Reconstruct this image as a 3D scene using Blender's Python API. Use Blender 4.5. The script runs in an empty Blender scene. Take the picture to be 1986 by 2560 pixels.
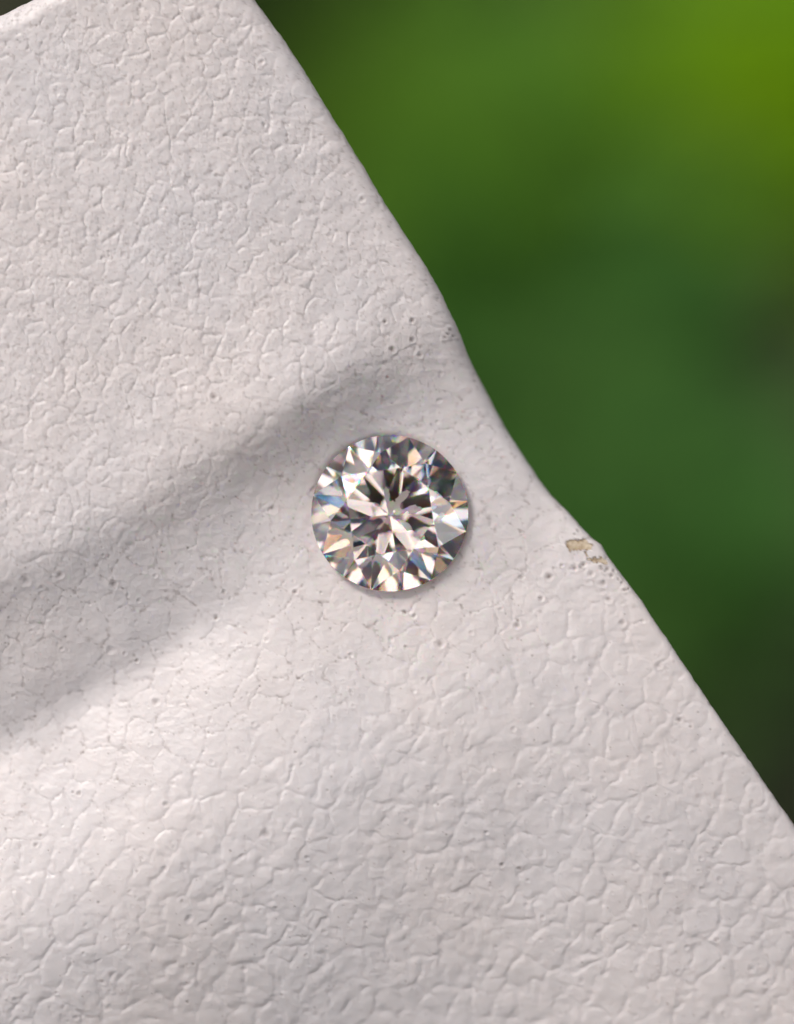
import bpy, math, random
import numpy as np
from mathutils import Vector, Matrix
R = math.radians
sc = bpy.context.scene
col = sc.collection
sc.unit_settings.scale_length = 0.001          # one unit is one millimetre

# ------------------------------------------------------------------ frame of the leather (u right, v up, w towards the lens)
PITCH = R(50)
FWD = Vector((0, math.cos(PITCH), -math.sin(PITCH)))
AX = Vector((1, 0, 0)); AY = Vector((0, math.sin(PITCH), math.cos(PITCH))); AZ = -FWD
FRAME = Matrix(((AX.x, AY.x, AZ.x, 0), (AX.y, AY.y, AZ.y, 0), (AX.z, AY.z, AZ.z, 0), (0, 0, 0, 1)))
MM = 5.0 / 394.0                               # millimetres per photo pixel at the stone
CX, CY = 993.0, 1280.0
DIST = 95.0

# ------------------------------------------------------------------ camera
cam_d = bpy.data.cameras.new('camera'); cam = bpy.data.objects.new('camera', cam_d); col.objects.link(cam)
cam.matrix_world = FRAME @ Matrix.Translation((0, 0, DIST))
cam_d.sensor_fit = 'VERTICAL'; cam_d.sensor_height = 24.0
cam_d.lens = 24.0 * DIST / (2560 * MM)
cam_d.clip_start = 1.0; cam_d.clip_end = 400000.0
cam_d.dof.use_dof = True
cam_d.dof.focus_distance = DIST + 0.12
cam_d.dof.aperture_fstop = cam_d.lens * 1e-3 / 8.8
cam_d.dof.aperture_blades = 0
sc.camera = cam

# ------------------------------------------------------------------ light
def loc_dir(u, v, w):
    return (AX * u + AY * v + AZ * w).normalized()
SUN = loc_dir(-0.50, 0.66, 0.50)
elev = math.asin(SUN.z); azim = math.atan2(SUN.x, SUN.y)
world = bpy.data.worlds.new('World'); sc.world = world; world.use_nodes = True
nt = world.node_tree; bg = nt.nodes['Background']
sky = nt.nodes.new('ShaderNodeTexSky'); sky.sky_type = 'NISHITA'; sky.sun_disc = False
sky.sun_elevation = elev; sky.sun_rotation = azim
sky.air_density = 1.0; sky.dust_density = 2.5; sky.ozone_density = 0.7
# broken white cloud added over the whole blue sky for contrast in the stone
wtc = nt.nodes.new('ShaderNodeTexCoord'); cl = nt.nodes.new('ShaderNodeTexNoise'); cl.inputs['Scale'].default_value = 2.4; cl.inputs['Detail'].default_value = 3; cl.inputs['Roughness'].default_value = .5
nt.links.new(wtc.outputs['Generated'], cl.inputs['Vector'])
cmr = nt.nodes.new('ShaderNodeMapRange'); cmr.interpolation_type = 'SMOOTHSTEP'; cmr.inputs['From Min'].default_value = .52; cmr.inputs['From Max'].default_value = .56
nt.links.new(cl.outputs[0], cmr.inputs[0])
cmx = nt.nodes.new('ShaderNodeMix'); cmx.data_type = 'RGBA'; cmx.inputs['B'].default_value = (27, 25.4, 24.6, 1)
hsv = nt.nodes.new('ShaderNodeHueSaturation'); hsv.inputs['Saturation'].default_value = 1.0; hsv.inputs['Value'].default_value = .45
nt.links.new(sky.outputs[0], hsv.inputs['Color']); nt.links.new(cmr.outputs[0], cmx.inputs['Factor']); nt.links.new(hsv.outputs[0], cmx.inputs['A'])
nt.links.new(cmx.outputs['Result'], bg.inputs[0]); bg.inputs[1].default_value = 0.060
sun_d = bpy.data.lights.new('sun', 'SUN'); sun = bpy.data.objects.new('sun', sun_d); col.objects.link(sun)
sun_d.energy = 2.6; sun_d.angle = R(17); sun_d.color = (1.0, 0.93, 0.87)
sun.rotation_mode = 'QUATERNION'; sun.rotation_quaternion = SUN.to_track_quat('Z', 'Y')
sc.view_settings.view_transform = 'Standard'; sc.view_settings.look = 'None'
sc.view_settings.exposure = 0.12; sc.view_settings.gamma = 1.0
sc.cycles.max_bounces = 28; sc.cycles.transmission_bounces = 24; sc.cycles.glossy_bounces = 16
sc.cycles.diffuse_bounces = 4; sc.cycles.transparent_max_bounces = 8
sc.cycles.sample_clamp_indirect = 12.0; sc.cycles.blur_glossy = 0.0
sc.cycles.caustics_reflective = True; sc.cycles.caustics_refractive = True
sc.cycles.use_denoising = True
try: sc.cycles.denoising_prefilter = 'ACCURATE'
except Exception: pass

# ------------------------------------------------------------------ helpers
def mesh_obj(name, verts, faces, mat=None, parent=None, smooth=False):
    me = bpy.data.meshes.new(name); me.from_pydata([tuple(map(float, v)) for v in verts], [], faces); me.update()
    if smooth: me.polygons.foreach_set('use_smooth', [True] * len(me.polygons))
    o = bpy.data.objects.new(name, me); col.objects.link(o)
    if mat: me.materials.append(mat)
    if parent: o.parent = parent
    return o
def tag(o, label=None, cat=None, group=None, kind=None):
    if label: o['label'] = label
    if cat: o['category'] = cat
    if group: o['group'] = group
    if kind: o['kind'] = kind
    return o
def grid_mesh(name, P, mask=None):
    """P: (rows, cols, 3). Quads where mask is true."""
    nr, nc = P.shape[:2]
    idx = np.arange(nr * nc, dtype=np.int32).reshape(nr, nc)
    q = np.stack([idx[:-1, :-1], idx[1:, :-1], idx[1:, 1:], idx[:-1, 1:]], -1)
    q = q[mask] if mask is not None else q.reshape(-1, 4)
    used = np.unique(q); remap = np.zeros(nr * nc, np.int32); remap[used] = np.arange(len(used), dtype=np.int32)
    q = remap[q]
    me = bpy.data.meshes.new(name)
    me.vertices.add(len(used)); me.vertices.foreach_set('co', P.reshape(-1, 3)[used].astype(np.float32).ravel())
    me.loops.add(q.size); me.loops.foreach_set('vertex_index', q.ravel().astype(np.int32))
    me.polygons.add(len(q)); me.polygons.foreach_set('loop_start', np.arange(0, q.size, 4, dtype=np.int32))
    me.polygons.foreach_set('use_smooth', np.ones(len(q), bool))
    me.update(calc_edges=True)
    return me, used
def new_mat(name):
    m = bpy.data.materials.new(name); m.use_nodes = True
    return m, m.node_tree, m.node_tree.nodes['Principled BSDF']
def N(t, kind, **kw):
    n = t.nodes.new(kind)
    for k, v in kw.items(): setattr(n, k, v)
    return n
def smooth(a, b, x):
    t = np.clip((x - a) / (b - a), 0, 1); return t * t * (3 - 2 * t)

# ------------------------------------------------------------------ numpy noise
def vnoise(x, y, seed):
    r = np.random.RandomState(seed).rand(256, 256).astype(np.float32) * 2 - 1
    xi = np.floor(x).astype(np.int32); yi = np.floor(y).astype(np.int32)
    fx = x - xi; fy = y - yi
    fx = fx * fx * fx * (fx * (fx * 6 - 15) + 10); fy = fy * fy * fy * (fy * (fy * 6 - 15) + 10)
    a = r[yi & 255, xi & 255]; b = r[yi & 255, (xi + 1) & 255]; c = r[(yi + 1) & 255, xi & 255]; d = r[(yi + 1) & 255, (xi + 1) & 255]
    return (a * (1 - fx) + b * fx) * (1 - fy) + (c * (1 - fx) + d * fx) * fy
def fbm(x, y, seed, octs=3, gain=0.5):
    s = 0; a = 1.0; t = 0
    for k in range(octs):
        s = s + a * vnoise(x * 2 ** k + 17.3 * k, y * 2 ** k + 9.1 * k, seed + k); t += a; a *= gain
    return s / t
def worley(x, y, seed, jit=0.9):
    rs = np.random.RandomState(seed); J = rs.rand(256, 256, 3).astype(np.float32)
    xi = np.floor(x).astype(np.int32); yi = np.floor(y).astype(np.int32)
    f1 = np.full(x.shape, 9, np.float32); f2 = f1.copy(); rid = np.zeros(x.shape, np.float32)
    for dy in (-1, 0, 1):
        for dx in (-1, 0, 1):
            j = J[(yi + dy) & 255, (xi + dx) & 255]
            px = xi + dx + 0.5 + (j[..., 0] - 0.5) * jit; py = yi + dy + 0.5 + (j[..., 1] - 0.5) * jit
            d = np.sqrt((px - x) ** 2 + (py - y) ** 2).astype(np.float32)
            m = d < f1
            f2 = np.where(m, f1, np.minimum(f2, d)); f1 = np.where(m, d, f1); rid = np.where(m, j[..., 2], rid)
    return f1, f2, rid

# ------------------------------------------------------------------ the leather's shape
CTRL = [(-300,-300,.25),(0,0,.3),(300,0,.3),(600,0,.1),(900,0,-.1),(-300,500,.4),(0,500,.4),(400,500,.35),(780,400,.1),(1000,560,-.1),
        (0,950,.45),(400,900,.4),(750,750,.25),(-300,1300,.55),(0,1230,.5),(300,1080,.48),(560,930,.4),(820,790,.2),(1020,740,0),
        (-200,1540,.42),(0,1440,.40),(176,1358,.40),(410,1225,.37),(586,1112,.34),(727,1030,.36),(870,915,.30),(1080,820,-.10),
        (45,1555,-.12),(221,1470,-.14),(455,1335,-.16),(640,1215,-.30),(790,1115,-.38),
        (80,1705,-.62),(300,1590,-.62),(520,1440,-.52),
        (-300,2030,-1.05),(0,1870,-1.05),(211,1742,-1.02),(410,1632,-.90),(563,1530,-.70),(740,1450,-.48),(1200,1330,-.52),(1380,1270,-.85),(1490,1350,-.60),
        (1200,1080,-.85),(1150,960,-.62),(975,1050,-.60),(975,1283,-.55),
        (-300,2170,-.75),(0,2010,-.65),(300,1850,-.50),(550,1690,-.32),(760,1590,-.20),(975,1515,-.26),(1160,1440,-.36),(1300,1450,-.50),(1500,1480,-.4),
        (0,2150,-.20),(350,1980,.0),(650,1800,.12),(950,1680,.05),(1250,1580,-.12),(1640,1640,-.2),
        (0,2300,.15),(400,2120,.40),(750,1940,.42),(1100,1780,.25),(1400,1670,.0),
        (0,2450,-.1),(450,2300,.12),(850,2100,.26),(1150,1920,.22),(1450,1800,.05),(1780,1830,-.2),
        (-300,2700,-1.1),(0,2620,-.65),(500,2560,-1.0),(900,2400,-.70),(1300,2200,-.45),(1600,2050,-.1),(1900,2000,-.35),
        (1300,2650,-1.9),(1700,2560,-1.25),(2000,2400,-1.0),(2150,2650,-1.7),(500,2850,-2.5)]
CT = np.array(CTRL, float)
def tps_fit(P, z, lam=0.006):
    n = len(P); d = np.linalg.norm(P[:, None] - P[None], axis=-1) / 1000
    K = np.where(d > 0, d * d * np.log(np.maximum(d, 1e-9)), 0) + lam * np.eye(n) * 0.05
    A = np.zeros((n + 3, n + 3)); A[:n, :n] = K; A[:n, n] = 1; A[:n, n + 1:] = P / 1000; A[n:, :n] = A[:n, n:].T
    return np.linalg.solve(A, np.concatenate([z, [0, 0, 0]]))
W = tps_fit(CT[:, :2], CT[:, 2])
def tps(x, y):
    s = W[-3] + W[-2] * x / 1000 + W[-1] * y / 1000
    for (cx, cy, _), w in zip(CTRL, W[:len(CTRL)]):
        d2 = ((x - cx) ** 2 + (y - cy) ** 2) / 1e6 + 1e-9
        s = s + w * 0.5 * d2 * np.log(d2)
    return s

# the stone's seat: where its girdle centre is and how it leans
STONE_C = (975.0, 1283.0); STONE_R = 2.5; STONE_Z = -0.35
LEAN = Matrix.Rotation(R(-5.5), 4, 'X') @ Matrix.Rotation(R(1.0), 4, 'Y')      # its top leans up the slope
SX = (STONE_C[0] - CX) * MM; SY = -(STONE_C[1] - CY) * MM
SN = (LEAN @ Vector((0, 0, 1)))
PAV = math.tan(R(40.8))

EDGE = np.array([(505,-220),(640,0),(700,82),(760,172),(830,285),(900,398),(960,500),(1010,578),(1062,655),(1105,730),(1140,808),(1172,885),
        (1210,965),(1262,1062),(1320,1155),(1378,1238),(1425,1285),(1462,1325),(1482,1346),(1505,1362),(1516,1384),(1540,1416),(1600,1496),(1680,1612),(1760,1735),
        (1830,1840),(1905,1945),(1986,2062),(2080,2200),(2300,2560),(2440,2790)], float)

# rows down the photo, columns from the far left to the folded edge, round it and a little way back beneath
rows = np.concatenate([np.arange(-190, -30, 8.0), np.arange(-30, 2590, 2.45), np.arange(2590, 2780, 8.0)])
nflat, nroll, nback = 800, 34, 16
t_flat = np.concatenate([np.linspace(-1, 0, 30, endpoint=False) , np.linspace(0, 1, nflat)])
Y = np.repeat(rows[:, None], len(t_flat) + nroll + nback, 1)
xe = np.interp(rows, EDGE[:, 1], EDGE[:, 0])
ker = np.exp(-np.linspace(-2, 2, 9) ** 2); ker /= ker.sum()
xe = np.convolve(np.pad(xe, 4, mode='edge'), ker, 'valid')
xe = xe + 1.3 * vnoise(rows / 30, rows * 0, 5) + 0.6 * vnoise(rows / 9, rows * 0, 6)
RH = np.interp(rows, [0, 600, 1000, 1300, 1500, 2100], [55, 48, 55, 30, 22, 24])[:, None]
XE = xe[:, None]
left = np.interp(rows, [0, 2560], [-40, -40])[:, None]
tf = t_flat[None, :]
Xf = np.where(tf < 0, left + tf * 330, left + tf * (XE - RH - left))
a = np.linspace(0, math.pi, nroll + 1)[1:][None, :]
Xr = XE - RH + RH * np.sin(a)
Xb = XE - RH - np.linspace(0, 420, nback + 1)[1:][None, :]
X = np.concatenate([Xf, Xr, Xb], 1)
rest = np.concatenate([Xf, XE - RH + RH * a, XE - RH + RH * math.pi + np.linspace(0, 420, nback + 1)[1:][None, :] + 0 * XE], 1)
RV = RH * MM * 0.95
drop = np.concatenate([0 * Xf, -RV * (1 - np.cos(a)), -2 * RV + 0 * Xb], 1)
Xz = np.minimum(X, XE)
Z = tps(Xz, Y)
def line_dist(pts, x, y):
    best = np.full(x.shape, 1e9); sg = np.zeros(x.shape)
    for (ax, ay), (bx, by) in zip(pts[:-1], pts[1:]):
        tt = np.clip(((x - ax) * (bx - ax) + (y - ay) * (by - ay)) / ((bx - ax) ** 2 + (by - ay) ** 2), 0, 1)
        d = np.hypot(x - ax - tt * (bx - ax), y - ay - tt * (by - ay)); side = np.sign((bx - ax) * (y - ay) - (by - ay) * (x - ax))
        m = d < best; best = np.where(m, d, best); sg = np.where(m, side, sg)
    return best * sg
dR = line_dist([(-400,1640),(0,1432),(176,1350),(410,1220),(586,1104),(727,1022),(830,940),(950,850),(1100,780)], Xz, Y)
dV = line_dist([(-400,2080),(0,1872),(211,1744),(410,1634),(563,1530),(740,1470)], Xz, Y)
Z = Z + 0.10 * np.exp(-(dR / 80) ** 2) * smooth(1080, 700, Xz) - 0.08 * np.exp(-(dV / 55) ** 2) * smooth(640, 330, Xz)
# leather pressed down by the stone: it follows the pavilion where that reaches lower
U0 = (Xz - CX) * MM - SX; V0 = -(Y - CY) * MM - SY
lz = STONE_Z - (SN.x * U0 + SN.y * V0) / SN.z                         # plane of the girdle
rr = np.sqrt(U0 ** 2 + V0 ** 2)
LI = LEAN.to_3x3().inverted()
pav = lz.copy()
for _ in range(6):                                                    # surface of the leaning pavilion, straight below each point
    lx = LI[0][0] * U0 + LI[0][1] * V0 + LI[0][2] * (pav - STONE_Z); ly = LI[1][0] * U0 + LI[1][1] * V0 + LI[1][2] * (pav - STONE_Z)
    zl = -0.075 - PAV * (STONE_R - np.sqrt(lx ** 2 + ly ** 2) * .975)
    pav = lz + zl / SN.z
k = 0.16
h_ = np.clip(0.5 + 0.5 * (pav - Z) / k, 0, 1)
Zs = pav * (1 - h_) + Z * h_ - k * h_ * (1 - h_)
near = smooth(STONE_R + 1.6, STONE_R + 0.2, rr)
Z = Z * (1 - near) + np.minimum(Z, Zs) * near

# ---- relief of the grain, in millimetres
x = rest.astype(np.float32); y = Y.astype(np.float32)
wx = x + 13 * fbm(x / 34, y / 34, 11) + 22 * fbm(x / 120, y / 120, 21, 2); wy = y + 13 * fbm(x / 34, y / 34, 12) + 22 * fbm(x / 120, y / 120, 22, 2)
f1, f2, rid = worley((wx * 0.93 + wy * 0.25) / 46, (wy * 0.93 - wx * 0.25) / 54, 31)
e1 = f2 - f1
f1b, f2b, ridb = worley((wx * .8 + wy * .55) / 64, (wy * .8 - wx * .55) / 84, 37)
e2 = f2b - f1b
f1c, f2c, ridc = worley((x + 9 * fbm(x / 16, y / 16, 41)) / 24, (y + 9 * fbm(x / 16, y / 16, 42)) / 24, 43)
e3 = f2c - f1c
patch = fbm(x / 150, y / 150, 51, 3)
patch2 = fbm(x / 80, y / 80, 55, 2)
brk = smooth(-.45, .45, fbm(x / 24, y / 24, 57, 2) + .5 * patch)       # grooves come and go along their length
brk2 = smooth(-.5, .35, fbm(x / 32, y / 32, 58, 2))
zone_up = smooth(1350, 1140, y + 0.48 * (x - 400) - 60 * patch)
zone_low = smooth(1860, 2200, y + 0.42 * (x - 300) + 130 * patch)
zone_mid = np.clip(1 - zone_up - zone_low, 0, 1)
near_edge = smooth(0, 46, (XE - Xz) + 0 * x)
wd = 1.15 + .5 * vnoise(x / 40, y / 40, 59)
crack = np.exp(-(e1 / (0.10 * wd)) ** 2); crack2 = np.exp(-(e2 / (0.085 * wd)) ** 2); crack3 = np.exp(-(e3 / 0.17) ** 2)
hair = np.exp(-(e2 / 0.045) ** 2); hair1 = np.exp(-(e1 / 0.055) ** 2)
pillow = 1 - np.exp(-e1 / 0.22); pillow2 = 1 - np.exp(-e2 / 0.22)
step1 = (rid - 0.5) * smooth(0, .35, e1); step2 = (ridb - 0.5) * smooth(0, .32, e2); step3 = (ridc - .5) * smooth(0, .4, e3)
fine = fbm(x / 8, y / 8, 61, 2); mid = fbm((x + .5 * y) / 24, (y - .3 * x) / 19, 65, 2); mid2 = fbm(x / 44, y / 44, 67, 2)
wr = np.exp(-(fbm((x + 0.4 * y) / 15, y / 12, 71, 2) / 0.13) ** 2)
rid_ = 1 - np.abs(fbm((x - .5 * y) / 30, (y + .2 * x) / 23, 73, 3)) * 2.4
up = -0.024 * crack * brk * np.clip(brk2 * 1.3, 0, 1) - .014 * np.exp(-(e1 / .2) ** 2) * brk2 + 0.012 * pillow + 0.016 * step1 + 0.010 * step3 - 0.007 * crack3 * brk2 \
     + 0.010 * rid_ + 0.015 * mid + 0.024 * mid2 - 0.009 * wr * smooth(-.2, .5, patch2 + .3 * patch) + 0.009 * fine * smooth(-.5, .5, patch + .4 * patch2)
mi = -0.014 * crack2 * brk2 * brk - 0.007 * hair * brk - 0.010 * hair1 * brk * brk2 * smooth(-.1, .4, patch2) + 0.004 * pillow2 + 0.014 * mid2 + 0.008 * mid + 0.007 * rid_ + 0.003 * fine \
     + 0.004 * step2 - 0.006 * wr * smooth(-.1, .5, patch2)
trench = np.exp(-(e2 / (.17 * wd)) ** 2)
lo = -0.036 * trench * (.15 + .85 * brk) - .007 * hair * brk2 * brk + 0.010 * pillow2 + 0.012 * step2 - 0.020 * np.exp(-(e1 / .16) ** 2) * brk2 * smooth(-.35, .2, patch2) + .008 * step1 \
     + 0.030 * mid2 + 0.010 * mid + 0.005 * rid_
# pores
pr = 0; dirt = np.zeros(x.shape, np.float32)
for size, seed, frac, rad, dep in ((26, 81, .30, 2.3, .014), (58, 83, .26, 3.6, .022), (140, 85, .16, 5.5, .030)):
    g1, g2, gid = worley(x / size, y / size, seed, 1.0)
    on = (gid < frac) * np.clip(1.2 - zone_up * .5, 0, 1)
    rp = g1 * size / (rad * (0.6 + gid / frac * .7)) * (1 + .35 * fine)
    core = np.exp(-rp ** 2) * on
    pr = pr - dep * core + dep * 0.35 * np.exp(-((rp - 2.1) / .6) ** 2) * on
    dirt = dirt + core * (.12 + .55 * (gid < frac * .35))
# a few larger open pores and specks of dirt that stand out in the photo
for sx, sy, r_, d_ in ((1436,1420,6,.9),(1478,1435,6,.5),(1508,1458,6,.6),(1373,1441,7,1),(1521,1497,7,.7),(1354,1497,5,.6),(1294,1563,6,.7),(1556,1557,6,.5),
                   (1646,1664,6,.4),(1112,843,4,.9),(1127,824,4,.9),(1031,801,5,.9),(963,804,4,1),(981,874,6,.9),(1050,888,5,.6),(535,992,6,.8),(284,1461,7,.6),
                   (64,1452,8,.4),(150,1437,6,.5),(541,1545,5,.9),(343,1652,4,.8),(560,1480,4,.4),(738,1480,5,.9),(665,2085,8,.4),(415,2010,5,.5),(1660,1300,5,.1),
                   (1497,1330,4,.8),(1505,1422,5,.8),(1530,1440,4,.6),(1560,1475,4,.7),(1100,1610,8,.7),(1700,1800,5,.7),(390,1755,6,.5),(1012,1530,4,.6),(1447,1327,4,.7),(1437,1336,3,.7),(1405,1413,4,.6),(1459,1411,5,.8),(1452,1418,4,.7),(1518,1422,5,.8),(1512,1428,4,.6),(1537,1427,4,.6),(1548,1449,3,.7),(1555,1456,3,.7),(1566,1475,4,.8),(1573,1473,3,.6),(1100,745,3,.7),(1120,835,4,.7),(1135,840,3,.7),(1128,852,3,.6),(1068,712,3,.7),(1025,650,3,.5),(995,600,3,.5),(1032,850,5,.4),(655,155,5,.5),(660,310,4,.5),(907,498,5,.3),(1330,1190,3,.5),(1302,1330,3,.7),(1284,1290,3,.6)):
    d = np.sqrt((x - sx) ** 2 + (y - sy) ** 2) * (1 + .25 * fine)
    pr = pr - .035 * np.exp(-(d / r_) ** 2) + .014 * np.exp(-((d - 2.0 * r_) / (.6 * r_)) ** 2)
    dirt = dirt + d_ * np.exp(-(d / (r_ * .9)) ** 2)
dirt = dirt + 0.05 * crack2 * smooth(.25, .6, fbm(x / 60, y / 60, 91, 2)) * (zone_mid + .4 * zone_low) + 0.22 * crack2 * smooth(.3,.6, vnoise(x / 9, y / 9, 93)) * zone_mid \
     + .42 * smooth(.3, .6, vnoise(x / 7, y / 7, 97)) * np.maximum(np.maximum(crack, crack3 * .8) * zone_up, crack2 * zone_mid)
# the worn place by the folded edge, where the white finish has come off the tan backing
wn = 7 * fbm(x / 12, y / 12, 101, 2)
def seg(ax, ay, bx, by):
    tt = np.clip(((x - ax) * (bx - ax) + (y - ay) * (by - ay)) / ((bx - ax) ** 2 + (by - ay) ** 2), 0, 1)
    return np.sqrt((x - ax - tt * (bx - ax)) ** 2 + (y - ay - tt * (by - ay)) ** 2)
wear = np.maximum.reduce([13.5 - seg(1428, 1362, 1464, 1364) , 10 - seg(1462, 1354, 1473, 1366), 3.2 - seg(1462, 1378, 1470, 1393), 3.8 - seg(1470, 1396, 1490, 1402), 4.4 - seg(1487, 1396, 1518, 1404)]) + wn * .8 + 3.5 * vnoise(x / 4.5, y / 4.5, 107)
worn = smooth(-1.5, 1.5, wear)
lip = np.exp(-(wear / 2.2) ** 2)
dirt = dirt + .75 * lip * smooth(-.4, .5, vnoise(x / 11, y / 11, 103) + .3)
grain = up * zone_up + mi * zone_mid + lo * zone_low
under = smooth(0, 1, np.clip((rest - (XE + 10)) / 40, 0, 1))
H = grain * (.70 + .06 * zone_low + .28 * zone_mid) * (0.45 + 0.55 * near_edge) * (1 - under * .6) + pr * (1 - under)
H = H * (1 - 0.45 * smooth(STONE_R + .35, STONE_R - .3, rr))
H = H * (1 - worn) + worn * (-0.035 + .004 * fine) + .012 * lip
# broad unevenness of a soft skin
Z = Z + 0.05 * fbm(X.astype(np.float32) / 260, y / 260, 111, 2)

P = np.zeros(X.shape + (3,))
PERS = 1 - Z / DIST
P[..., 0] = (X - CX) * MM * np.where(np.abs(Z) < 9, PERS, 1); P[..., 1] = -(Y - CY) * MM * PERS; P[..., 2] = Z + drop
# second fold at the upper left corner
n2 = np.array([-38.0, 65.0 * 1.0]); n2 = np.array([-(38.0), 65.0]); 
dirv = np.array([65.0, 38.0]); dirv /= np.linalg.norm(dirv); nn = np.array([-dirv[1], dirv[0]])
p0 = np.array([(30 - CX) * MM, -(21 - CY) * MM])
Rf = 0.75
q = (P[..., 0] - p0[0]) * nn[0] + (P[..., 1] - p0[1]) * nn[1] + Rf * 1.0
s_ = (P[..., 0] - p0[0]) * dirv[0] + (P[..., 1] - p0[1]) * dirv[1]
q = q + 0.06 * np.sin(s_ * 1.6)
aa = np.clip(q / Rf, 0, math.pi)
qn = np.where(q <= 0, q, np.where(q < math.pi * Rf, Rf * np.sin(aa), -(q - math.pi * Rf)))
P[..., 0] += (qn - q) * nn[0]; P[..., 1] += (qn - q) * nn[1]
P[..., 2] += np.where(q > 0, -Rf * (1 - np.cos(aa)), 0)
# push the relief out along the normal
dr = np.gradient(P, axis=0); dc = np.gradient(P, axis=1)
nrm = np.cross(dr, dc); nrm /= np.linalg.norm(nrm, axis=-1, keepdims=True) + 1e-12
if nrm[600, 300, 2] < 0: nrm = -nrm
P += nrm * H[..., None]

def leather_mat(name, tan=False):
    m, t, b = new_mat(name)
    tc = N(t, 'ShaderNodeTexCoord')
    at = N(t, 'ShaderNodeAttribute', attribute_name='dirt')
    n1 = N(t, 'ShaderNodeTexNoise'); n1.inputs['Scale'].default_value = 0.16; n1.inputs['Detail'].default_value = 3
    n2_ = N(t, 'ShaderNodeTexNoise'); n2_.inputs['Scale'].default_value = 1.3; n2_.inputs['Detail'].default_value = 4
    nb = N(t, 'ShaderNodeTexNoise'); nb.inputs['Scale'].default_value = 11.0; nb.inputs['Detail'].default_value = 4; nb.inputs['Roughness'].default_value = .6
    for n in (n1, n2_, nb): t.links.new(tc.outputs['Object'], n.inputs['Vector'])
    c1 = N(t, 'ShaderNodeMix', data_type='RGBA'); c1.inputs['A'].default_value = (.635, .615, .635, 1); c1.inputs['B'].default_value = (.668, .628, .630, 1)
    r1 = N(t, 'ShaderNodeMapRange'); r1.inputs['From Min'].default_value = .35; r1.inputs['From Max'].default_value = .65
    t.links.new(n1.outputs[0], r1.inputs[0]); t.links.new(r1.outputs[0], c1.inputs['Factor'])
    c2 = N(t, 'ShaderNodeMix', data_type='RGBA', blend_type='MULTIPLY'); c2.inputs['Factor'].default_value = 1
    r2 = N(t, 'ShaderNodeMapRange'); r2.inputs['From Min'].default_value = .3; r2.inputs['From Max'].default_value = .7; r2.inputs['To Min'].default_value = .95; r2.inputs['To Max'].default_value = 1.04
    t.links.new(n2_.outputs[0], r2.inputs[0]); t.links.new(c1.outputs['Result'], c2.inputs['A']); t.links.new(r2.outputs[0], c2.inputs['B'])
    if tan:
        c1.inputs['A'].default_value = (.40, .31, .21, 1); c1.inputs['B'].default_value = (.60, .52, .41, 1)
        n1.inputs['Scale'].default_value = 6
    c3 = N(t, 'ShaderNodeMix', data_type='RGBA'); c3.inputs['B'].default_value = (.13, .085, .07, 1) if not tan else (.16, .09, .05, 1)
    sc_ = N(t, 'ShaderNodeMath', operation='MULTIPLY', use_clamp=True); sc_.inputs[1].default_value = .8
    t.links.new(at.outputs['Fac'], sc_.inputs[0]); t.links.new(sc_.outputs[0], c3.inputs['Factor']); t.links.new(c2.outputs['Result'], c3.inputs['A'])
    t.links.new(c3.outputs['Result'], b.inputs['Base Color'])
    b.inputs['Subsurface Weight'].default_value = .15; b.inputs['Subsurface Radius'].default_value = (.5, .3, .22); b.inputs['Subsurface Scale'].default_value = .5
    b.inputs['Roughness'].default_value = .45 if not tan else .85
    b.inputs['Specular IOR Level'].default_value = .5
    bp = N(t, 'ShaderNodeBump'); bp.inputs['Strength'].default_value = .5; bp.inputs['Distance'].default_value = .012
    t.links.new(nb.outputs[0], bp.inputs['Height']); t.links.new(bp.outputs[0], b.inputs['Normal'])
    return m
M_LEATHER = leather_mat('white_leather'); M_TAN = leather_mat('worn_backing', True)
wf = (worn[:-1, :-1] + worn[1:, :-1] + worn[1:, 1:] + worn[:-1, 1:]) / 4 > .5
leather = None
for nm, mk, mt in (('leather_sheet', ~wf, M_LEATHER), ('worn_patch', wf, M_TAN)):
    me, used = grid_mesh(nm, P, mk)
    at = me.attributes.new('dirt', 'FLOAT', 'POINT'); at.data.foreach_set('value', np.clip(dirt.ravel()[used], 0, 1).astype(np.float32))
    me.materials.append(mt)
    o = bpy.data.objects.new(nm, me); col.objects.link(o)
    if leather is None:
        leather = o; o.matrix_world = FRAME
        tag(o, 'white grained leather with a folded edge, sagging into a crease that holds the diamond', 'leather')
    else:
        o.parent = leather; o['label'] = 'small tan worn spot by the folded edge where the white finish has come off'

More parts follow.
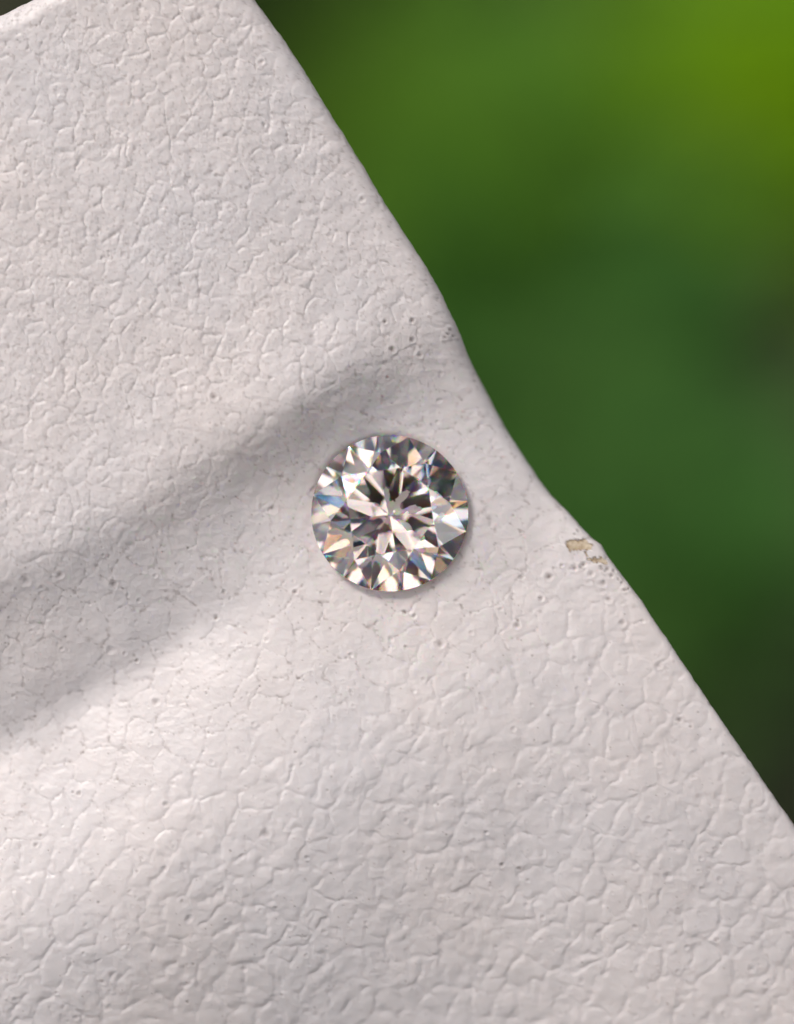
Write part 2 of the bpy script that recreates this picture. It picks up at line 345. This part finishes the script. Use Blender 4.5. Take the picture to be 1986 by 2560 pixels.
# ------------------------------------------------------------------ the stone
def diamond_mat():
    """the light splits into its colours where it enters the stone; inside, every wavelength keeps to its path"""
    m = bpy.data.materials.new('diamond'); m.use_nodes = True; t = m.node_tree; t.nodes.clear()
    out = N(t, 'ShaderNodeOutputMaterial'); geo = N(t, 'ShaderNodeNewGeometry'); mx = N(t, 'ShaderNodeMixShader')
    def glass(c, ior):
        g = N(t, 'ShaderNodeBsdfGlass'); g.inputs['Color'].default_value = c; g.inputs['Roughness'].default_value = 0; g.inputs['IOR'].default_value = ior; return g
    gl = [glass(c, ior) for c, ior in (((1, 0, 0, 1), 2.375), ((0, 1, 0, 1), 2.42), ((0, 0, 1, 1), 2.475))]
    a1 = N(t, 'ShaderNodeAddShader'); a2 = N(t, 'ShaderNodeAddShader')
    t.links.new(gl[0].outputs[0], a1.inputs[0]); t.links.new(gl[1].outputs[0], a1.inputs[1])
    t.links.new(a1.outputs[0], a2.inputs[0]); t.links.new(gl[2].outputs[0], a2.inputs[1])
    inside = glass((1, .962, .950, 1), 2.42)
    t.links.new(geo.outputs['Backfacing'], mx.inputs[0]); t.links.new(a2.outputs[0], mx.inputs[1]); t.links.new(inside.outputs[0], mx.inputs[2])
    t.links.new(mx.outputs[0], out.inputs['Surface'])
    return m
M_DIA = diamond_mat()
stone = bpy.data.objects.new('diamond', None); stone.empty_display_size = 1; col.objects.link(stone)
stone.matrix_world = FRAME @ Matrix.Translation((SX, SY, STONE_Z)) @ LEAN
tag(stone, 'clear round brilliant cut diamond lying table up in the crease of the white leather', 'diamond')
RS = STONE_R; CA = math.tan(R(34.3)); RT = .565; HG = .024; TH0 = R(31.4)
c22 = math.cos(R(22.5)); RSIDE = RT * c22 + .5 * (1 - RT * c22); RL = .235
def pol(r, k, z): 
    a_ = TH0 + k * R(45); return Vector((r * math.cos(a_), r * math.sin(a_), z)) * RS
ztop = HG + CA * (1 - RT)
T = [pol(RT, k_, ztop) for k_ in range(8)]
S = [pol(RSIDE, k_ + .5, HG + CA * (1 - RSIDE * c22)) for k_ in range(8)]
L = [pol(RL, k_ + .5, -HG - PAV * (1 - RL * c22)) for k_ in range(8)]
CUL = Vector((0, 0, -HG - PAV)) * RS
NA = 4
def arc(k0, half, A, sgn):
    """girdle points of one half facet, on the facet's own plane"""
    g0 = pol(1, k0, sgn * HG); g1 = pol(1, k0 + half, sgn * HG); n = (g0 - A).cross(g1 - A); pts = []
    for i in range(NA + 1):
        p = pol(1, k0 + half * i / NA, 0)
        z = A.z - (n.x * (p.x - A.x) + n.y * (p.y - A.y)) / n.z
        pts.append(Vector((p.x, p.y, z)))
    pts[0] = g0; pts[-1] = g1
    return pts
def facet(name, pts):
    c = sum(pts, Vector()) / len(pts); n = (pts[1] - pts[0]).cross(pts[2] - pts[0])
    if n.length < 1e-9: n = (pts[2] - pts[0]).cross(pts[-1] - pts[0])
    if n.dot(c - Vector((0, 0, -.3))) < 0: pts = pts[::-1]
    return mesh_obj(name, pts, [list(range(len(pts)))], M_DIA, stone)
facet('table_facet', T)
gird = {}
for k_ in range(8):
    facet('star_facet', [T[k_], T[(k_ + 1) % 8], S[k_]])
    facet('kite_facet', [T[k_], S[k_], pol(1, k_, HG), S[(k_ - 1) % 8]])
    facet('pavilion_facet', [CUL, L[k_], pol(1, k_, -HG), L[(k_ - 1) % 8]])
    for half, s_idx in ((.5, k_), (-.5, (k_ - 1) % 8)):
        up_ = arc(k_, half, S[s_idx], 1); lw = arc(k_, half, L[s_idx], -1)
        facet('upper_girdle_facet', [S[s_idx]] + up_)
        facet('lower_girdle_facet', [L[s_idx]] + lw)
        for i in range(NA):
            gird[(k_, half, i)] = [up_[i], up_[i + 1], lw[i + 1], lw[i]]
gv, gf = [], []
for pts in gird.values():
    n = (pts[1] - pts[0]).cross(pts[2] - pts[0]); c = sum(pts, Vector()) / 4
    if n.x * c.x + n.y * c.y < 0: pts = pts[::-1]
    b0 = len(gv); gv += pts; gf.append([b0, b0 + 1, b0 + 2, b0 + 3])
mesh_obj('girdle', gv, gf, M_DIA, stone)
# the dark mineral specks inside, by the edge of the table
m_inc, t_, b_ = new_mat('inclusion'); b_.inputs['Base Color'].default_value = (.05, .025, .012, 1); b_.inputs['Roughness'].default_value = .5
rnd = random.Random(5)
def blob(c, r):
    iv = [Vector(c) + Vector(d) * r * rnd.uniform(.5, 1.5) for d in ((1,0,0),(-1,0,0),(0,1,0),(0,-1,0),(0,0,1),(0,0,-1))]
    return mesh_obj('inclusion', iv, [list(f) for f in ((0,2,4),(2,1,4),(1,3,4),(3,0,4),(2,0,5),(1,2,5),(3,1,5),(0,3,5))], m_inc, stone)
for (ix, iy, s) in ((.345, 1.30, .045), (.40, 1.36, .05), (.43, 1.24, .035), (.33, 1.22, .03), (.50, 1.31, .025), (.39, 1.44, .03), (.46, .82, .012), (.55, .78, .012), (.58, .88, .014), (.50, .70, .01)):
    rr_ = math.hypot(ix, iy) / RS
    zt = min(ztop, HG + CA * (1 - rr_)) * RS - .10
    blob((ix, iy, zt), s)

# ------------------------------------------------------------------ unseen black phone, added behind the lens to put dark arrows in the stone
def rbox(name, sx, sy, sz, r, mat, parent, loc, n=6, ch=1.2):
    """rounded slab with chamfered rims"""
    def ring(ix, z):
        out = []
        for cx_, cy_, a0 in ((1, 1, 0), (-1, 1, 90), (-1, -1, 180), (1, -1, 270)):
            for i in range(n + 1):
                t_ = R(a0 + 90 * i / n); out.append(Vector((loc[0] + cx_ * (sx / 2 - r) + math.cos(t_) * (r - ix), loc[1] + cy_ * (sy / 2 - r) + math.sin(t_) * (r - ix), loc[2] + z)))
        return out
    rings = [ring(ch, -sz / 2), ring(0, -sz / 2 + ch), ring(0, sz / 2 - ch), ring(ch, sz / 2)]; m_ = len(rings[0])
    vs = sum(rings, []); fs = [list(range(m_))[::-1], [3 * m_ + i for i in range(m_)]]
    for k_ in range(3):
        for i in range(m_): fs.append([k_ * m_ + i, k_ * m_ + (i + 1) % m_, (k_ + 1) * m_ + (i + 1) % m_, (k_ + 1) * m_ + i])
    return mesh_obj(name, vs, fs, mat, parent)
m_black, t_, b_ = new_mat('phone_back'); b_.inputs['Base Color'].default_value = (.012, .012, .014, 1); b_.inputs['Roughness'].default_value = .35
m_trim, t_, b_ = new_mat('phone_trim'); b_.inputs['Base Color'].default_value = (.10, .10, .11, 1); b_.inputs['Metallic'].default_value = 1; b_.inputs['Roughness'].default_value = .3
phone = bpy.data.objects.new('added_phone', None); col.objects.link(phone); phone.matrix_world = FRAME @ Matrix.Translation((0, 0, DIST))
tag(phone, 'black phone out of view behind the lens, added to give the diamond dark arrow reflections', 'phone')
rbox('body', 76, 160, 8, 9, m_black, phone, (26, 74, 7.5))
rbox('camera_bump', 30, 42, 1.6, 7, m_trim, phone, (4, 2, 2.9), ch=.5)
rbox('screen', 72, 155, .5, 8, m_black, phone, (26, 74, 11.9), ch=.2)

# ------------------------------------------------------------------ garden behind, far out of focus
def at_px(px, py, dist):
    """a point of the place that lies dist millimetres from the lens"""
    s = dist / DIST
    return FRAME @ Vector(((px - CX) * MM * s, -(py - CY) * MM * s, DIST - dist))
def leaf_mat(name, base, trans, rough=.45):
    m = bpy.data.materials.new(name); m.use_nodes = True; t = m.node_tree; t.nodes.clear()
    out = N(t, 'ShaderNodeOutputMaterial'); tc = N(t, 'ShaderNodeTexCoord'); oi = N(t, 'ShaderNodeObjectInfo')
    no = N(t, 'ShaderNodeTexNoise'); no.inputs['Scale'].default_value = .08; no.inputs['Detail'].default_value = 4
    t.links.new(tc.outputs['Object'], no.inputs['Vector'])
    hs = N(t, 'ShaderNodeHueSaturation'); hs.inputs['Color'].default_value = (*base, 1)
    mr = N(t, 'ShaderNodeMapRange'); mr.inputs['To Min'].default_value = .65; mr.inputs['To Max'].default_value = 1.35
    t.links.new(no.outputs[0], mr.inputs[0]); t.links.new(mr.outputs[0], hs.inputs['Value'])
    mh = N(t, 'ShaderNodeMapRange'); mh.inputs['To Min'].default_value = .485; mh.inputs['To Max'].default_value = .515
    t.links.new(oi.outputs['Random'], mh.inputs[0]); t.links.new(mh.outputs[0], hs.inputs['Hue'])
    d = N(t, 'ShaderNodeBsdfDiffuse'); tr = N(t, 'ShaderNodeBsdfTranslucent'); g = N(t, 'ShaderNodeBsdfGlossy'); g.inputs['Roughness'].default_value = rough; g.inputs['Color'].default_value = (1, 1, 1, 1)
    t.links.new(hs.outputs[0], d.inputs[0]); tr.inputs[0].default_value = (*trans, 1)
    mx = N(t, 'ShaderNodeMixShader'); mx.inputs[0].default_value = .2; t.links.new(d.outputs[0], mx.inputs[1]); t.links.new(tr.outputs[0], mx.inputs[2])
    m2 = N(t, 'ShaderNodeMixShader'); m2.inputs[0].default_value = .004; t.links.new(mx.outputs[0], m2.inputs[1]); t.links.new(g.outputs[0], m2.inputs[2])
    t.links.new(m2.outputs[0], out.inputs['Surface'])
    return m
def leaf_mesh(name, mat, ln, wd, curl=.25):
    vs, fs = [], []; nu, nv = 12, 6
    for i in range(nu + 1):
        u = i / nu; w = wd * .5 * (math.sin(math.pi * u ** .8) ** .85) + .3
        for j in range(nv + 1):
            v = j / nv * 2 - 1
            vs.append((u * ln, v * w, -curl * ln * u * u + .22 * abs(v) * w + .03 * wd * math.sin(u * 40) * abs(v)))
    for i in range(nu):
        for j in range(nv):
            a_ = i * (nv + 1) + j; fs.append([a_, a_ + nv + 1, a_ + nv + 2, a_ + 1])
    me = bpy.data.meshes.new(name); me.from_pydata(vs, [], fs); me.polygons.foreach_set('use_smooth', [True] * len(fs)); me.materials.append(mat)
    return me
m_stem, t_, b_ = new_mat('plant_stem'); b_.inputs['Base Color'].default_value = (.08, .10, .03, 1); b_.inputs['Roughness'].default_value = .7
GROUND_Z = -620.0
def tube(name, pts, r0, r1, mat, parent, n=8):
    vs, fs = [], []
    for i, p in enumerate(pts):
        d = (pts[min(i + 1, len(pts) - 1)] - pts[max(i - 1, 0)]).normalized(); s = d.orthogonal().normalized(); b2 = d.cross(s)
        r = r0 + (r1 - r0) * i / (len(pts) - 1)
        for j in range(n): vs.append(p + (s * math.cos(j / n * 2 * math.pi) + b2 * math.sin(j / n * 2 * math.pi)) * r)
    for i in range(len(pts) - 1):
        for j in range(n): fs.append([i * n + j, i * n + (j + 1) % n, (i + 1) * n + (j + 1) % n, (i + 1) * n + j])
    return mesh_obj(name, vs, fs, mat, parent, True)
def plant(name, label, top, spread, n, mesh, seed, height=160, tilt=(5, 55), size=.65):
    """stem from the ground up to TOP, leaves round its upper length"""
    rn = random.Random(seed); base = Vector((top.x + rn.uniform(-30, 30), top.y + rn.uniform(-30, 30), GROUND_Z))
    e = bpy.data.objects.new(name, None); e.empty_display_size = 20; e.location = base; col.objects.link(e)
    tag(e, label, 'plant', 'leafy garden plants behind the leather')
    pts = [base.lerp(top, i / 8) - base + Vector((math.sin(i * .9 + seed) * 8, math.cos(i * 1.1 + seed) * 8, 0)) for i in range(9)]
    tube('stem', pts, 4.5, 1.6, m_stem, e)
    for i in range(n):
        f = 1 - (i / n) * min(1, height / (top.z - base.z)); k2 = f * 8; i0 = min(7, int(k2)); p = pts[i0].lerp(pts[i0 + 1], k2 - i0)
        o = bpy.data.objects.new('leaf', mesh); col.objects.link(o); o.parent = e
        az = i * 2.4 + rn.uniform(-.4, .4); el = R(rn.uniform(*tilt))
        d = Vector((math.cos(az) * math.cos(el), math.sin(az) * math.cos(el), math.sin(el)))
        up2 = Vector((0, 0, 1)); y_ = up2.cross(d).normalized(); z_ = d.cross(y_)
        m = Matrix((( d.x, y_.x, z_.x, 0), (d.y, y_.y, z_.y, 0), (d.z, y_.z, z_.z, 0), (0, 0, 0, 1)))
        s = size * rn.uniform(.75, 1.15)
        o.matrix_local = Matrix.Translation(p + Vector((d.x, d.y, 0)) * spread * rn.uniform(0, 1)) @ m @ Matrix.Scale(s, 4)
    return e
ML = leaf_mat('leaf_yellow_green', (.125, .27, .006), (.26, .48, .006))
MM1 = leaf_mat('leaf_fresh_green', (.085, .190, .018), (.12, .27, .012))
MH = leaf_mat('leaf_plain_green', (.055, .155, .022), (.05, .2, .02))
MF = leaf_mat('leaf_grass_green', (.05, .17, .012), (.055, .20, .010))
MG = leaf_mat('leaf_green', (.060, .155, .032), (.05, .20, .03))
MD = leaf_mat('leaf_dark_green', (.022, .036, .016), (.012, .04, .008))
LL = leaf_mesh('leaf', ML, 50, 30); LM = leaf_mesh('leaf', MM1, 42, 25); LG = leaf_mesh('leaf', MG, 42, 26); LF = leaf_mesh('leaf', MF, 42, 25); LH = leaf_mesh('leaf', MH, 42, 26); LD = leaf_mesh('leaf', MD, 60, 34)
plant('leafy_plant', 'brightest yellow-green plant, blurred in the upper right corner', at_px(2080, -10, 430), 8, 40, LL, 1, 24)
plant('leafy_plant', 'light olive-green plant beside the upper folded edge of the leather', at_px(1050, 300, 430), 10, 40, LM, 2, 30)
plant('leafy_plant', 'fresh green plant at the top of the picture between the two brightest plants', at_px(1500, 200, 500), 44, 90, LF, 3, 60)
plant('leafy_plant', 'mid green plant in the middle of the blurred background', at_px(1400, 520, 440), 30, 90, LH, 4, 45)
plant('leafy_plant', 'bluish green plant level with the diamond at the right of the background', at_px(1370, 830, 420), 22, 90, LG, 5, 45)
plant('leafy_plant', 'deep green plant just right of the worn spot on the leather edge', at_px(1500, 1150, 420), 20, 80, LG, 6, 50)
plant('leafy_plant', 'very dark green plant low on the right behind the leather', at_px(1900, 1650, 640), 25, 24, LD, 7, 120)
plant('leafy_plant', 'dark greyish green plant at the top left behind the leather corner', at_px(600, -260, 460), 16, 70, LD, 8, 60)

# soil under the plants
def ground():
    m, t, b = new_mat('garden_soil'); tc = N(t, 'ShaderNodeTexCoord')
    n1 = N(t, 'ShaderNodeTexNoise'); n1.inputs['Scale'].default_value = .012; n1.inputs['Detail'].default_value = 8
    t.links.new(tc.outputs['Object'], n1.inputs['Vector'])
    cr = N(t, 'ShaderNodeValToRGB'); cr.color_ramp.elements[0].position = .35; cr.color_ramp.elements[0].color = (.012, .010, .006, 1)
    cr.color_ramp.elements[1].position = .7; cr.color_ramp.elements[1].color = (.035, .034, .014, 1)
    t.links.new(n1.outputs[0], cr.inputs[0]); t.links.new(cr.outputs[0], b.inputs['Base Color']); b.inputs['Roughness'].default_value = .95
    bp = N(t, 'ShaderNodeBump'); bp.inputs['Distance'].default_value = 20; t.links.new(n1.outputs[0], bp.inputs['Height']); t.links.new(bp.outputs[0], b.inputs['Normal'])
    vs, fs = [], []; n = 60; rn = np.random.RandomState(3)
    g = np.sinh(np.linspace(-7.5, 7.5, n + 1)) / math.sinh(7.5) * 150000
    for yy in g:
        for xx in g: vs.append((xx, yy + 500, GROUND_Z + (rn.rand() - .5) * 14))
    for i in range(n):
        for j in range(n): a_ = i * (n + 1) + j; fs.append([a_, a_ + 1, a_ + n + 2, a_ + n + 1])
    o = mesh_obj('ground', vs, fs, m, None, True); tag(o, 'dark garden soil far below, out of focus', None, None, 'structure')
ground()
